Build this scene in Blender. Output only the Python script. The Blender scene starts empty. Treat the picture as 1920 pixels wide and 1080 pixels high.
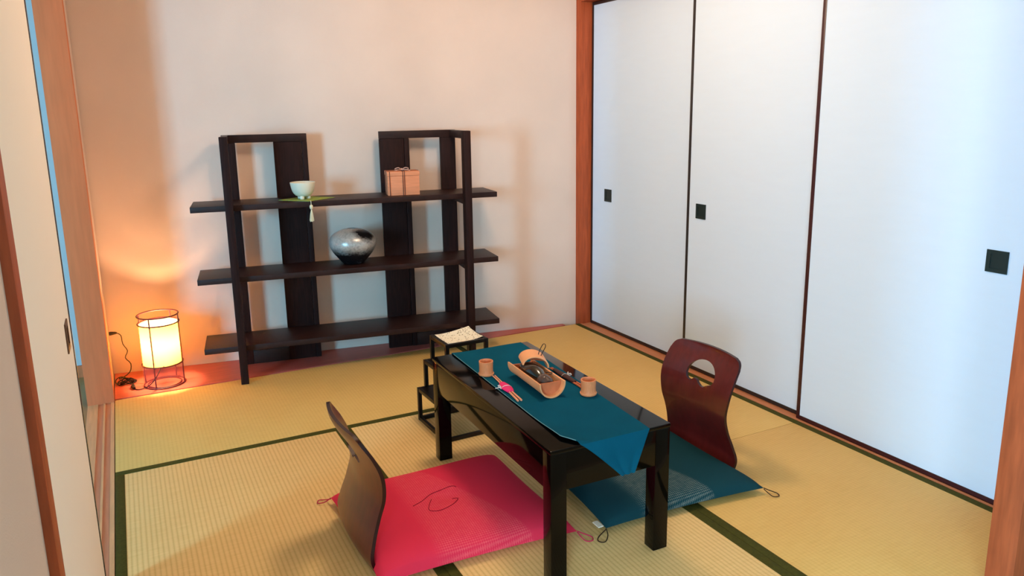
import bpy, bmesh, math, random
from mathutils import Vector, Matrix, geometry
random.seed(4)
PI = math.pi
scene = bpy.context.scene
COL = scene.collection

# ------------------------------------------------------------------ camera
F_PX, CX, CY = 1415.77, 950.55, 502.32
cam_d = bpy.data.cameras.new('camera')
cam = bpy.data.objects.new('camera', cam_d)
COL.objects.link(cam)
cam_d.sensor_fit = 'HORIZONTAL'
cam_d.sensor_width = 36.0
cam_d.lens = F_PX * 36.0 / 1920.0
cam_d.shift_x = (960 - CX) / 1920.0
cam_d.shift_y = (CY - 540) / 1920.0
cam_d.clip_start = 0.05
yaw, pitch, roll = 0.4686, 0.2074, -0.0170
Fw = Vector((math.sin(yaw) * math.cos(pitch), math.cos(yaw) * math.cos(pitch), -math.sin(pitch)))
R0 = Vector((math.cos(yaw), -math.sin(yaw), 0))
U0 = R0.cross(Fw)
Rr = R0 * math.cos(roll) + U0 * math.sin(roll)
Uu = -R0 * math.sin(roll) + U0 * math.cos(roll)
M = Matrix((Rr, Uu, -Fw)).transposed().to_4x4()
M.translation = Vector((0.1473, -4.012, 1.3722))
cam.matrix_world = M
scene.camera = cam

# ------------------------------------------------------------------ world, lights, exposure
w = bpy.data.worlds.new('sky')
scene.world = w
w.use_nodes = True
bg = w.node_tree.nodes['Background']
bg.inputs[0].default_value = (0.62, 0.80, 1.0, 1)
bg.inputs[1].default_value = 0.9


def light(name, kind, loc, energy, color, size=None, size_y=None, aim=None, shape=None, spread=None, radius=None):
    d = bpy.data.lights.new(name, kind)
    d.energy = energy
    d.color = color
    if kind == 'AREA':
        d.shape = shape or 'RECTANGLE'
        d.size = size
        if size_y:
            d.size_y = size_y
        if spread:
            d.spread = spread
    if radius:
        d.shadow_soft_size = radius
    o = bpy.data.objects.new(name, d)
    COL.objects.link(o)
    o.location = loc
    if aim:
        o.rotation_euler = (Vector(aim) - Vector(loc)).to_track_quat('-Z', 'Y').to_euler()
    return o


DAY = (0.66, 0.84, 1.0)
DAY3 = (0.60, 0.80, 0.98)
# daylight through the side-room window and the window behind the camera
light('daylight_window_1', 'AREA', (-4.15, -4.35, 1.35), 560, (0.24, 0.68, 1.06), 1.45, 1.55, aim=(0, -4.35, 1.35))
light('daylight_window_2', 'AREA', (-4.15, -5.95, 1.35), 100, DAY, 1.3, 1.55, aim=(0, -5.95, 1.35))
light('daylight_window_3', 'AREA', (-2.6, -7.05, 1.40), 330, DAY3, 1.55, 1.75, aim=(-2.6, 0, 1.40))
# ceiling lamp of the tatami room (above the frame)
light('ceiling_lamp_light', 'POINT', (1.50, -1.35, 2.10), 46, (1.0, 0.74, 0.54), radius=0.17)
# bulb inside the paper lamp
light('paper_lamp_bulb', 'POINT', (0.236, 0.145, 0.225), 19, (1.0, 0.60, 0.30), radius=0.022)

vs = scene.view_settings
vs.view_transform = 'Standard'
vs.look = 'None'
vs.gamma = 1.0
vs.use_curve_mapping = False
vs.exposure = 0.0


# ------------------------------------------------------------------ materials
def lin(c):
    return tuple(((v / 255.0) / 12.92 if v / 255.0 <= 0.04045 else ((v / 255.0 + 0.055) / 1.055) ** 2.4) for v in c)


def mat(name, rgb, rough=0.6, spec=0.5, metal=0.0, coat=0.0, noise=0.0, nscale=40, bump=0.0, bscale=200, stretch=(1, 1, 1), rgb2=None, trans=0.0, sheen=0.0):
    m = bpy.data.materials.new(name)
    m.use_nodes = True
    nt = m.node_tree
    b = nt.nodes['Principled BSDF']
    c = lin(rgb)
    b.inputs['Base Color'].default_value = (*c, 1)
    b.inputs['Roughness'].default_value = rough
    b.inputs['Specular IOR Level'].default_value = spec
    b.inputs['Metallic'].default_value = metal
    b.inputs['Coat Weight'].default_value = coat
    b.inputs['Coat Roughness'].default_value = 0.06
    b.inputs['Transmission Weight'].default_value = trans
    b.inputs['Sheen Weight'].default_value = sheen
    tc = nt.nodes.new('ShaderNodeTexCoord')
    mp = nt.nodes.new('ShaderNodeMapping')
    mp.inputs['Scale'].default_value = stretch
    nt.links.new(tc.outputs['Object'], mp.inputs['Vector'])
    if noise > 0 or rgb2:
        n = nt.nodes.new('ShaderNodeTexNoise')
        n.inputs['Scale'].default_value = nscale
        n.inputs['Detail'].default_value = 5
        nt.links.new(mp.outputs[0], n.inputs['Vector'])
        r = nt.nodes.new('ShaderNodeValToRGB')
        r.color_ramp.elements[0].position = 0.32
        r.color_ramp.elements[1].position = 0.68
        c2 = lin(rgb2) if rgb2 else tuple(v * (1 - noise) for v in c)
        r.color_ramp.elements[0].color = (*c2, 1)
        r.color_ramp.elements[1].color = (*c, 1)
        nt.links.new(n.outputs['Fac'], r.inputs['Fac'])
        nt.links.new(r.outputs['Color'], b.inputs['Base Color'])
    if bump > 0:
        n2 = nt.nodes.new('ShaderNodeTexNoise')
        n2.inputs['Scale'].default_value = bscale
        n2.inputs['Detail'].default_value = 4
        nt.links.new(mp.outputs[0], n2.inputs['Vector'])
        bp = nt.nodes.new('ShaderNodeBump')
        bp.inputs['Strength'].default_value = bump
        bp.inputs['Distance'].default_value = 0.002
        nt.links.new(n2.outputs['Fac'], bp.inputs['Height'])
        nt.links.new(bp.outputs[0], b.inputs['Normal'])
    return m


def tatami_mat(name, rgb, rgb2, axis, ribs=1.0):
    """rush weave: fine rushes across, ribs along `axis` every 15 mm"""
    m = mat(name, rgb, 0.62, 0.3)
    nt = m.node_tree
    b = nt.nodes['Principled BSDF']
    tc = nt.nodes.new('ShaderNodeTexCoord')
    sep = nt.nodes.new('ShaderNodeSeparateXYZ')
    nt.links.new(tc.outputs['Object'], sep.inputs[0])
    across = sep.outputs['X'] if axis == 'y' else sep.outputs['Y']
    along = sep.outputs['Y'] if axis == 'y' else sep.outputs['X']

    def mathn(op, a, bv=None):
        n = nt.nodes.new('ShaderNodeMath')
        n.operation = op
        if hasattr(a, 'links'):
            nt.links.new(a, n.inputs[0])
        else:
            n.inputs[0].default_value = a
        if bv is not None:
            if hasattr(bv, 'links'):
                nt.links.new(bv, n.inputs[1])
            else:
                n.inputs[1].default_value = bv
        return n.outputs[0]
    rib = mathn('ABSOLUTE', mathn('SINE', mathn('MULTIPLY', across, PI / 0.0155)))
    ribp = mathn('POWER', rib, 0.5)
    weave = mathn('SINE', mathn('MULTIPLY', along, 2 * PI / 0.006))
    mp = nt.nodes.new('ShaderNodeMapping')
    mp.inputs['Scale'].default_value = (14, 260, 1) if axis == 'y' else (260, 14, 1)
    nt.links.new(tc.outputs['Object'], mp.inputs['Vector'])
    no = nt.nodes.new('ShaderNodeTexNoise')
    no.inputs['Scale'].default_value = 1.0
    no.inputs['Detail'].default_value = 3
    nt.links.new(mp.outputs[0], no.inputs['Vector'])
    big = nt.nodes.new('ShaderNodeTexNoise')
    big.inputs['Scale'].default_value = 3.0
    nt.links.new(tc.outputs['Object'], big.inputs['Vector'])
    fac = mathn('ADD', mathn('MULTIPLY', ribp, 0.55 * ribs), mathn('ADD', mathn('MULTIPLY', no.outputs['Fac'], 0.55), mathn('MULTIPLY', big.outputs['Fac'], 0.25)))
    r = nt.nodes.new('ShaderNodeValToRGB')
    r.color_ramp.elements[0].position = 0.45 * (0.4 + 0.6 * ribs)
    r.color_ramp.elements[1].position = 0.45 + 0.55 * ribs
    r.color_ramp.elements[0].color = (*lin(rgb2), 1)
    r.color_ramp.elements[1].color = (*lin(rgb), 1)
    nt.links.new(fac, r.inputs['Fac'])
    nt.links.new(r.outputs['Color'], b.inputs['Base Color'])
    h = mathn('ADD', ribp, mathn('MULTIPLY', weave, 0.15))
    bp = nt.nodes.new('ShaderNodeBump')
    bp.inputs['Strength'].default_value = 0.35 * ribs
    bp.inputs['Distance'].default_value = 0.0015
    nt.links.new(h, bp.inputs['Height'])
    nt.links.new(bp.outputs[0], b.inputs['Normal'])
    return m


def pattern_fabric(name, rgb, rgb_hi, lo, hi, scale=110, rough=0.8, angle=0.8):
    """plain cloth with a band (lo..hi along a diagonal of the object) of small woven lozenges"""
    m = mat(name, rgb, rough, 0.08)
    nt = m.node_tree
    b = nt.nodes['Principled BSDF']
    tc = nt.nodes.new('ShaderNodeTexCoord')
    mp = nt.nodes.new('ShaderNodeMapping')
    mp.inputs['Rotation'].default_value = (0, 0, angle)
    mp.inputs['Scale'].default_value = (1, 1, 0)
    mp.inputs['Location'].default_value = (0, 0, 0.001)
    nt.links.new(tc.outputs['Object'], mp.inputs['Vector'])
    ck = nt.nodes.new('ShaderNodeTexChecker')
    ck.inputs['Scale'].default_value = scale
    nt.links.new(mp.outputs[0], ck.inputs['Vector'])
    sep = nt.nodes.new('ShaderNodeSeparateXYZ')
    nt.links.new(tc.outputs['Object'], sep.inputs[0])
    mr = nt.nodes.new('ShaderNodeMapRange')
    mr.interpolation_type = 'SMOOTHSTEP'
    mr.inputs['From Min'].default_value = lo
    mr.inputs['From Max'].default_value = lo + 0.06
    nt.links.new(sep.outputs['X'], mr.inputs['Value'])
    mr2 = nt.nodes.new('ShaderNodeMapRange')
    mr2.interpolation_type = 'SMOOTHSTEP'
    mr2.inputs['From Min'].default_value = hi
    mr2.inputs['From Max'].default_value = hi + 0.015
    mr2.inputs['To Min'].default_value = 1
    mr2.inputs['To Max'].default_value = 0
    ya = nt.nodes.new('ShaderNodeMath')
    ya.operation = 'MULTIPLY_ADD'
    ya.inputs[1].default_value = 0.35
    nt.links.new(sep.outputs['Y'], ya.inputs[0])
    nt.links.new(sep.outputs['X'], ya.inputs[2])
    nt.links.new(ya.outputs[0], mr2.inputs['Value'])
    no = nt.nodes.new('ShaderNodeTexNoise')
    no.inputs['Scale'].default_value = 60
    nt.links.new(tc.outputs['Object'], no.inputs['Vector'])
    m1 = nt.nodes.new('ShaderNodeMath'); m1.operation = 'MULTIPLY'
    nt.links.new(mr.outputs[0], m1.inputs[0]); nt.links.new(mr2.outputs[0], m1.inputs[1])
    m2 = nt.nodes.new('ShaderNodeMath'); m2.operation = 'MULTIPLY'
    nt.links.new(m1.outputs[0], m2.inputs[0]); nt.links.new(ck.outputs['Fac'], m2.inputs[1])
    m3 = nt.nodes.new('ShaderNodeMath'); m3.operation = 'MULTIPLY'; m3.use_clamp = True
    nt.links.new(m2.outputs[0], m3.inputs[0]); nt.links.new(no.outputs['Fac'], m3.inputs[1])
    mx = nt.nodes.new('ShaderNodeMix'); mx.data_type = 'RGBA'
    nt.links.new(m3.outputs[0], mx.inputs['Factor'])
    mx.inputs['A'].default_value = (*lin(rgb), 1)
    mx.inputs['B'].default_value = (*lin(rgb_hi), 1)
    nt.links.new(mx.outputs['Result'], b.inputs['Base Color'])
    n2 = nt.nodes.new('ShaderNodeTexNoise'); n2.inputs['Scale'].default_value = 500
    nt.links.new(tc.outputs['Object'], n2.inputs['Vector'])
    bp = nt.nodes.new('ShaderNodeBump'); bp.inputs['Strength'].default_value = 0.25; bp.inputs['Distance'].default_value = 0.001
    nt.links.new(n2.outputs['Fac'], bp.inputs['Height']); nt.links.new(bp.outputs[0], b.inputs['Normal'])
    return m


WALL = mat('cream_plaster', (226, 200, 182), 0.9, 0.1, noise=0.06, nscale=3, bump=0.25, bscale=350)
WALL2 = mat('outer_room_plaster', (228, 228, 226), 0.9, 0.1, bump=0.2, bscale=350)
FUSUMA = mat('white_fusuma_paper', (216, 233, 250), 0.85, 0.15, noise=0.012, nscale=6, bump=0.15, bscale=400, stretch=(1, 1, 6))
NEXTW = mat('pale_grey_next_room_wall', (196, 202, 206), 0.9, 0.1)
DOORP = mat('cream_sliding_door_paper', (250, 238, 222), 0.85, 0.15, bump=0.15, bscale=400)
CEIL = mat('ceiling_board', (214, 200, 176), 0.85, 0.1, noise=0.08, nscale=4)
PILLAR = mat('terracotta_pillar_wood', (216, 124, 80), 0.85, 0.2, noise=0.12, nscale=6, stretch=(9, 9, 0.8))
POST2 = mat('cedar_opening_post', (176, 84, 46), 0.6, 0.2, noise=0.3, nscale=6, stretch=(12, 12, 1.2))
POST = mat('reddish_cedar_post', (184, 84, 44), 0.55, 0.3, noise=0.3, nscale=6, stretch=(12, 12, 1.2), bump=0.15, bscale=60)
SILL = mat('light_cedar_sill', (226, 176, 130), 0.55, 0.3, noise=0.18, nscale=6, stretch=(14, 1, 14))
GROOVE = mat('worn_cedar_groove', (206, 142, 110), 0.6, 0.3, noise=0.15, nscale=6, stretch=(14, 1, 14))
SILL_R = mat('orange_cedar_sill', (214, 138, 94), 0.55, 0.3, noise=0.2, nscale=6, stretch=(20, 1, 20))
BOARD = mat('reddish_floor_board', (196, 96, 82), 0.4, 0.4, noise=0.2, nscale=5, stretch=(1, 14, 1))
LACQ_FR = mat('dark_maroon_lacquer_frame', (58, 22, 26), 0.35, 0.5)
LACQ_FB = mat('black_lacquer_frame', (38, 32, 32), 0.35, 0.5)
PULL = mat('dark_green_metal_pull', (30, 48, 48), 0.45, 0.5, metal=0.3)
PULL2 = mat('dark_bronze_metal_pull', (96, 62, 44), 0.45, 0.5, metal=0.3)
SHELFW = mat('espresso_stained_wood', (50, 26, 21), 0.45, 0.25, noise=0.45, nscale=8, stretch=(2, 14, 2), bump=0.12, bscale=90)
SHELFV = mat('espresso_stained_upright', (44, 20, 16), 0.6, 0.15, noise=0.5, nscale=8, stretch=(16, 16, 1.2), bump=0.12, bscale=90)
STANDW = mat('black_lacquered_stand', (20, 15, 12), 0.36, 0.35)
TABLE = mat('glossy_black_lacquer', (8, 5, 4), 0.07, 0.17, coat=0.0, noise=0.2, nscale=6)
RUNNER = mat('teal_runner_cloth', (8, 82, 108), 0.95, 0.05, noise=0.12, nscale=9, bump=0.3, bscale=600)
EDGEGLINT = mat('pale_teal_painted_glint', (104, 150, 156), 0.9, 0.1)  # pale tone paints the light along the runner's left edge
MAHOG = mat('red_mahogany_veneer', (98, 28, 26), 0.34, 0.5, noise=0.3, nscale=5, stretch=(10, 10, 1.5), coat=0.25)
MAHEDGE = mat('dark_maroon_board_edge', (44, 8, 12), 0.35, 0.4)
PINK = pattern_fabric('rose_pink_cushion_cloth', (230, 54, 84), (244, 104, 114), -0.16, 0.06, scale=190)
BLUE = pattern_fabric('deep_teal_cushion_cloth', (20, 62, 72), (118, 132, 128), -0.20, 0.0, scale=190)
PINKC = mat('rose_pink_cord', (196, 36, 84), 0.8, 0.2)
DARKC = mat('dark_tassel_cord', (52, 34, 20), 0.8, 0.2)
STITCH = mat('dark_red_thread', (140, 18, 46), 0.9, 0.1)
TAG = mat('white_cloth_tag', (236, 230, 214), 0.8, 0.2)
BAMBOO = mat('pale_bamboo_skin', (244, 172, 118), 0.45, 0.4, noise=0.12, nscale=10, stretch=(60, 60, 3))
BAMBOO_IN = mat('bamboo_inside', (216, 122, 78), 0.6, 0.3, noise=0.2, nscale=30)
CUPM = mat('turned_bamboo_cup', (240, 152, 100), 0.5, 0.35, noise=0.25, nscale=20, stretch=(60, 60, 1.5))
STICK = mat('pale_wood_chopstick', (232, 160, 124), 0.5, 0.3)
STICK2 = mat('amber_wood_chopstick', (196, 104, 62), 0.5, 0.3)
SLEEVEP = mat('hot_pink_paper_sleeve', (228, 40, 116), 0.6, 0.3)
SLEEVEB = mat('dark_brown_paper_sleeve', (62, 26, 22), 0.6, 0.3)
SILVER = mat('silver_white_cord', (226, 222, 220), 0.4, 0.5)
DARKGL = mat('dark_green_black_glaze', (14, 22, 18), 0.12, 0.6, coat=0.6, noise=0.6, nscale=18, rgb2=(40, 14, 12))
WRAP = mat('thin_grey_cellophane', (84, 64, 58), 0.15, 0.5, noise=0.2, nscale=20)
CORDB = mat('black_wire', (30, 20, 18), 0.6, 0.3)
LAMPW = mat('dark_red_lamp_frame', (92, 30, 34), 0.5, 0.4)
BOWLM = mat('cream_glazed_bowl', (232, 224, 200), 0.28, 0.5, noise=0.08, nscale=14, coat=0.3)
MATG = mat('olive_green_brocade', (168, 170, 52), 0.85, 0.2, noise=0.3, nscale=40, rgb2=(112, 156, 104))
TASSEL = mat('ivory_silk_tassel', (224, 214, 180), 0.7, 0.3)
BOXW = mat('paulownia_box_wood', (228, 146, 104), 0.6, 0.3, noise=0.18, nscale=6, stretch=(2, 2, 18))
RIB = mat('dusty_brown_ribbon', (92, 56, 48), 0.7, 0.3)
RIBL = mat('pale_ribbon', (200, 160, 140), 0.7, 0.3)
MATEDGE = mat('olive_green_cloth_border', (76, 74, 22), 0.85, 0.2, noise=0.3, nscale=120)
DARKGAP = mat('dark_subfloor', (40, 26, 20), 0.9, 0.1)
FLOOR2 = mat('outer_floor_boards', (168, 134, 88), 0.5, 0.3, noise=0.2, nscale=4, stretch=(8, 1, 1))
WINF = mat('window_frame_aluminium', (180, 180, 178), 0.4, 0.5)
TAT_Y = tatami_mat('tatami_rush_ribs_lengthwise', (244, 208, 142), (218, 180, 110), 'y')
TAT_X = tatami_mat('tatami_rush_worn_smooth', (230, 190, 112), (214, 170, 92), 'y', 0.35)


def speckle_mat():
    m = mat('speckled_white_paper', (232, 228, 208), 0.8, 0.2)
    nt = m.node_tree
    b = nt.nodes['Principled BSDF']
    tc = nt.nodes.new('ShaderNodeTexCoord')
    v = nt.nodes.new('ShaderNodeTexVoronoi')
    v.inputs['Scale'].default_value = 95
    nt.links.new(tc.outputs['Object'], v.inputs['Vector'])
    r = nt.nodes.new('ShaderNodeValToRGB')
    r.color_ramp.elements[0].position = 0.22
    r.color_ramp.elements[1].position = 0.30
    r.color_ramp.elements[0].color = (*lin((96, 84, 50)), 1)
    r.color_ramp.elements[1].color = (*lin((234, 230, 210)), 1)
    nt.links.new(v.outputs['Distance'], r.inputs['Fac'])
    nt.links.new(r.outputs['Color'], b.inputs['Base Color'])
    return m


def vase_mat():
    m = mat('silver_flecked_black_glaze', (40, 40, 42), 0.3, 0.6)
    nt = m.node_tree
    b = nt.nodes['Principled BSDF']
    tc = nt.nodes.new('ShaderNodeTexCoord')
    sep = nt.nodes.new('ShaderNodeSeparateXYZ')
    nt.links.new(tc.outputs['Object'], sep.inputs[0])
    n1 = nt.nodes.new('ShaderNodeTexNoise'); n1.inputs['Scale'].default_value = 9; n1.inputs['Detail'].default_value = 3
    n2 = nt.nodes.new('ShaderNodeTexNoise'); n2.inputs['Scale'].default_value = 90; n2.inputs['Detail'].default_value = 5
    nt.links.new(tc.outputs['Object'], n1.inputs['Vector']); nt.links.new(tc.outputs['Object'], n2.inputs['Vector'])
    mr = nt.nodes.new('ShaderNodeMapRange')
    mr.inputs['From Min'].default_value = 0.05; mr.inputs['From Max'].default_value = 0.105
    nt.links.new(sep.outputs['Z'], mr.inputs['Value'])
    # a darker patch in the glaze colour on the upper right shoulder
    pd = nt.nodes.new('ShaderNodeVectorMath'); pd.operation = 'DISTANCE'
    pd.inputs[1].default_value = (0.045, -0.07, 0.165)
    nt.links.new(tc.outputs['Object'], pd.inputs[0])
    pr = nt.nodes.new('ShaderNodeMapRange')
    pr.inputs['From Min'].default_value = 0.03; pr.inputs['From Max'].default_value = 0.075
    nt.links.new(pd.outputs['Value'], pr.inputs['Value'])
    mu0 = nt.nodes.new('ShaderNodeMath'); mu0.operation = 'MULTIPLY'
    nt.links.new(mr.outputs[0], mu0.inputs[0]); nt.links.new(pr.outputs[0], mu0.inputs[1])
    a = nt.nodes.new('ShaderNodeMath'); a.operation = 'ADD'
    nt.links.new(n1.outputs['Fac'], a.inputs[0]); nt.links.new(n2.outputs['Fac'], a.inputs[1])
    a2 = nt.nodes.new('ShaderNodeMath'); a2.operation = 'ADD'
    nt.links.new(a.outputs[0], a2.inputs[0]); nt.links.new(mu0.outputs[0], a2.inputs[1])
    r = nt.nodes.new('ShaderNodeValToRGB')
    r.color_ramp.elements[0].position = 0.0
    r.color_ramp.elements[0].color = (*lin((22, 20, 22)), 1)
    r.color_ramp.elements[1].position = 1.0
    r.color_ramp.elements[1].color = (*lin((186, 184, 178)), 1)
    mm = nt.nodes.new('ShaderNodeMapRange')
    mm.inputs['From Min'].default_value = 1.15; mm.inputs['From Max'].default_value = 2.1
    nt.links.new(a2.outputs[0], mm.inputs['Value'])
    nt.links.new(mm.outputs[0], r.inputs['Fac'])
    nt.links.new(r.outputs['Color'], b.inputs['Base Color'])
    bp = nt.nodes.new('ShaderNodeBump'); bp.inputs['Strength'].default_value = 0.3; bp.inputs['Distance'].default_value = 0.002
    nt.links.new(n2.outputs['Fac'], bp.inputs['Height']); nt.links.new(bp.outputs[0], b.inputs['Normal'])
    b.inputs['Metallic'].default_value = 0.25
    return m


def shade_mat():
    m = bpy.data.materials.new('translucent_lamp_paper')
    m.use_nodes = True
    nt = m.node_tree
    nt.nodes.remove(nt.nodes['Principled BSDF'])
    out = nt.nodes['Material Output']
    t = nt.nodes.new('ShaderNodeBsdfTranslucent')
    t.inputs['Color'].default_value = (0.62, 0.44, 0.085, 1)
    d = nt.nodes.new('ShaderNodeBsdfDiffuse')
    d.inputs['Color'].default_value = (0.90, 0.74, 0.44, 1)
    mx = nt.nodes.new('ShaderNodeMixShader')
    mx.inputs[0].default_value = 0.35
    nt.links.new(t.outputs[0], mx.inputs[1]); nt.links.new(d.outputs[0], mx.inputs[2])
    nt.links.new(mx.outputs[0], out.inputs['Surface'])
    return m


def skirt_mat():
    m = bpy.data.materials.new('dark_red_mesh_fabric')
    m.use_nodes = True
    nt = m.node_tree
    b = nt.nodes['Principled BSDF']
    b.inputs['Base Color'].default_value = (*lin((92, 34, 48)), 1)
    b.inputs['Roughness'].default_value = 0.8
    t = nt.nodes.new('ShaderNodeBsdfTransparent')
    mx = nt.nodes.new('ShaderNodeMixShader')
    mx.inputs[0].default_value = 0.35
    nt.links.new(t.outputs[0], mx.inputs[1]); nt.links.new(b.outputs[0], mx.inputs[2])
    nt.links.new(mx.outputs[0], nt.nodes['Material Output'].inputs['Surface'])
    return m


def glow_mat():
    m = bpy.data.materials.new('lit_bulb_glass')
    m.use_nodes = True
    b = m.node_tree.nodes['Principled BSDF']
    b.inputs['Base Color'].default_value = (1, 0.9, 0.7, 1)
    b.inputs['Emission Color'].default_value = (1, 0.66, 0.30, 1)
    b.inputs['Emission Strength'].default_value = 30
    return m


# ------------------------------------------------------------------ mesh helpers
def box(bm, x0, x1, y0, y1, z0, z1):
    vs_ = [bm.verts.new(p) for p in [(x0, y0, z0), (x1, y0, z0), (x1, y1, z0), (x0, y1, z0), (x0, y0, z1), (x1, y0, z1), (x1, y1, z1), (x0, y1, z1)]]
    for f in [(0, 3, 2, 1), (4, 5, 6, 7), (0, 1, 5, 4), (1, 2, 6, 5), (2, 3, 7, 6), (3, 0, 4, 7)]:
        bm.faces.new([vs_[i] for i in f])
    return bm


def prism(bm, pts, z0, z1):
    a = [bm.verts.new((p[0], p[1], z0)) for p in pts]
    b = [bm.verts.new((p[0], p[1], z1)) for p in pts]
    n = len(pts)
    bm.faces.new(a[::-1]); bm.faces.new(b)
    for i in range(n):
        bm.faces.new([a[i], a[(i + 1) % n], b[(i + 1) % n], b[i]])
    return bm


def lathe(bm, prof, seg=48, c=(0, 0, 0), close=False):
    rings = []
    for r, z in prof:
        if r < 1e-6:
            rings.append([bm.verts.new((c[0], c[1], c[2] + z))])
        else:
            rings.append([bm.verts.new((c[0] + r * math.cos(2 * PI * i / seg), c[1] + r * math.sin(2 * PI * i / seg), c[2] + z)) for i in range(seg)])
    pairs = list(zip(rings[:-1], rings[1:]))
    if close:
        pairs.append((rings[-1], rings[0]))
    for A, B in pairs:
        for i in range(seg):
            j = (i + 1) % seg
            q = [A[i % len(A)], A[j % len(A)], B[j % len(B)], B[i % len(B)]]
            u = []
            for v in q:
                if v not in u:
                    u.append(v)
            if len(u) > 2:
                bm.faces.new(u)
    return bm


def smooth_path(pts, n=8, closed=False):
    out = []
    P = [Vector(p) for p in pts]
    m = len(P)
    rng = m if closed else m - 1
    for i in range(rng):
        if closed:
            p0, p1, p2, p3 = P[(i - 1) % m], P[i], P[(i + 1) % m], P[(i + 2) % m]
        else:
            p0, p1, p2, p3 = P[max(i - 1, 0)], P[i], P[i + 1], P[min(i + 2, m - 1)]
        for k in range(n):
            t = k / n
            out.append(0.5 * ((2 * p1) + (-p0 + p2) * t + (2 * p0 - 5 * p1 + 4 * p2 - p3) * t * t + (-p0 + 3 * p1 - 3 * p2 + p3) * t ** 3))
    if not closed:
        out.append(P[-1])
    return out


def tube(bm, pts, r, seg=8, closed=False):
    P = [Vector(p) for p in pts]
    n = len(P)
    rs = r if isinstance(r, (list, tuple)) else [r] * n
    rings = []
    up = Vector((0, 0, 1))
    prevx = None
    for i in range(n):
        if closed:
            t = (P[(i + 1) % n] - P[i - 1]).normalized()
        else:
            t = (P[min(i + 1, n - 1)] - P[max(i - 1, 0)]).normalized()
        if prevx is None:
            x = t.cross(up)
            if x.length < 1e-3:
                x = t.cross(Vector((1, 0, 0)))
            x.normalize()
        else:
            x = prevx - t * prevx.dot(t)
            if x.length < 1e-5:
                x = t.orthogonal()
            x.normalize()
        prevx = x
        y = t.cross(x)
        rings.append([bm.verts.new(P[i] + x * rs[i] * math.cos(2 * PI * k / seg) + y * rs[i] * math.sin(2 * PI * k / seg)) for k in range(seg)])
    m = n if closed else n - 1
    for i in range(m):
        A, B = rings[i], rings[(i + 1) % n]
        for k in range(seg):
            bm.faces.new([A[k], A[(k + 1) % seg], B[(k + 1) % seg], B[k]])
    if not closed:
        bm.faces.new(rings[0][::-1]); bm.faces.new(rings[-1])
    return bm


def ring(bm, c, R, r, seg=48, sseg=8):
    return tube(bm, [(c[0] + R * math.cos(2 * PI * i / seg), c[1] + R * math.sin(2 * PI * i / seg), c[2]) for i in range(seg)], r, sseg, closed=True)


def grid(bm, nu, nv, fn):
    V = [[bm.verts.new(fn(i / (nu - 1), j / (nv - 1))) for j in range(nv)] for i in range(nu)]
    for i in range(nu - 1):
        for j in range(nv - 1):
            bm.faces.new([V[i][j], V[i + 1][j], V[i + 1][j + 1], V[i][j + 1]])
    return V


def inside(p, poly):
    c = False
    j = len(poly) - 1
    for i in range(len(poly)):
        if (poly[i][1] > p[1]) != (poly[j][1] > p[1]) and p[0] < (poly[j][0] - poly[i][0]) * (p[1] - poly[i][1]) / (poly[j][1] - poly[i][1]) + poly[i][0]:
            c = not c
        j = i
    return c


def edge_dist(p, poly):
    d = 9
    for i in range(len(poly)):
        a, b = Vector(poly[i]), Vector(poly[(i + 1) % len(poly)])
        ab = b - a
        t = max(0, min(1, (Vector(p) - a).dot(ab) / max(ab.length_squared, 1e-12)))
        d = min(d, (Vector(p) - a - ab * t).length)
    return d


def cdt_sheet(outer, holes, sp, fn, thick):
    """plane outline with holes, filled with a fine triangulation, bent by fn(u,v,side) and given a thickness"""
    pts = [Vector(p) for p in outer]
    edges = [(i, (i + 1) % len(outer)) for i in range(len(outer))]
    for h in holes:
        b0 = len(pts)
        pts += [Vector(p) for p in h]
        edges += [(b0 + i, b0 + (i + 1) % len(h)) for i in range(len(h))]
    xs = [p[0] for p in outer]; ys = [p[1] for p in outer]
    x = min(xs)
    while x < max(xs):
        y = min(ys)
        while y < max(ys):
            p = (x, y)
            if inside(p, outer) and not any(inside(p, h) for h in holes) and edge_dist(p, outer) > sp * 0.45 and all(edge_dist(p, h) > sp * 0.45 for h in holes):
                pts.append(Vector(p))
            y += sp
        x += sp
    vco, ed, fc, *_ = geometry.delaunay_2d_cdt(pts, edges, [], 0, 1e-6)
    keep = []
    for f in fc:
        c = sum((vco[i] for i in f), Vector((0, 0))) / len(f)
        if inside(c, outer) and not any(inside(c, h) for h in holes):
            keep.append(f)
    bm = bmesh.new()
    A = [bm.verts.new(fn(p[0], p[1], -thick / 2)) for p in vco]
    B = [bm.verts.new(fn(p[0], p[1], thick / 2)) for p in vco]
    cnt = {}
    for f in keep:
        bm.faces.new([A[i] for i in f][::-1]); bm.faces.new([B[i] for i in f])
        for i in range(len(f)):
            e = (f[i], f[(i + 1) % len(f)])
            cnt[e] = cnt.get(e, 0) + 1
    for (i, j) in cnt:
        if (j, i) not in cnt:
            bm.faces.new([A[i], A[j], B[j], B[i]]).material_index = 1
    bmesh.ops.delete(bm, geom=[v for v in bm.verts if not v.link_faces], context='VERTS')
    return bm


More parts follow.
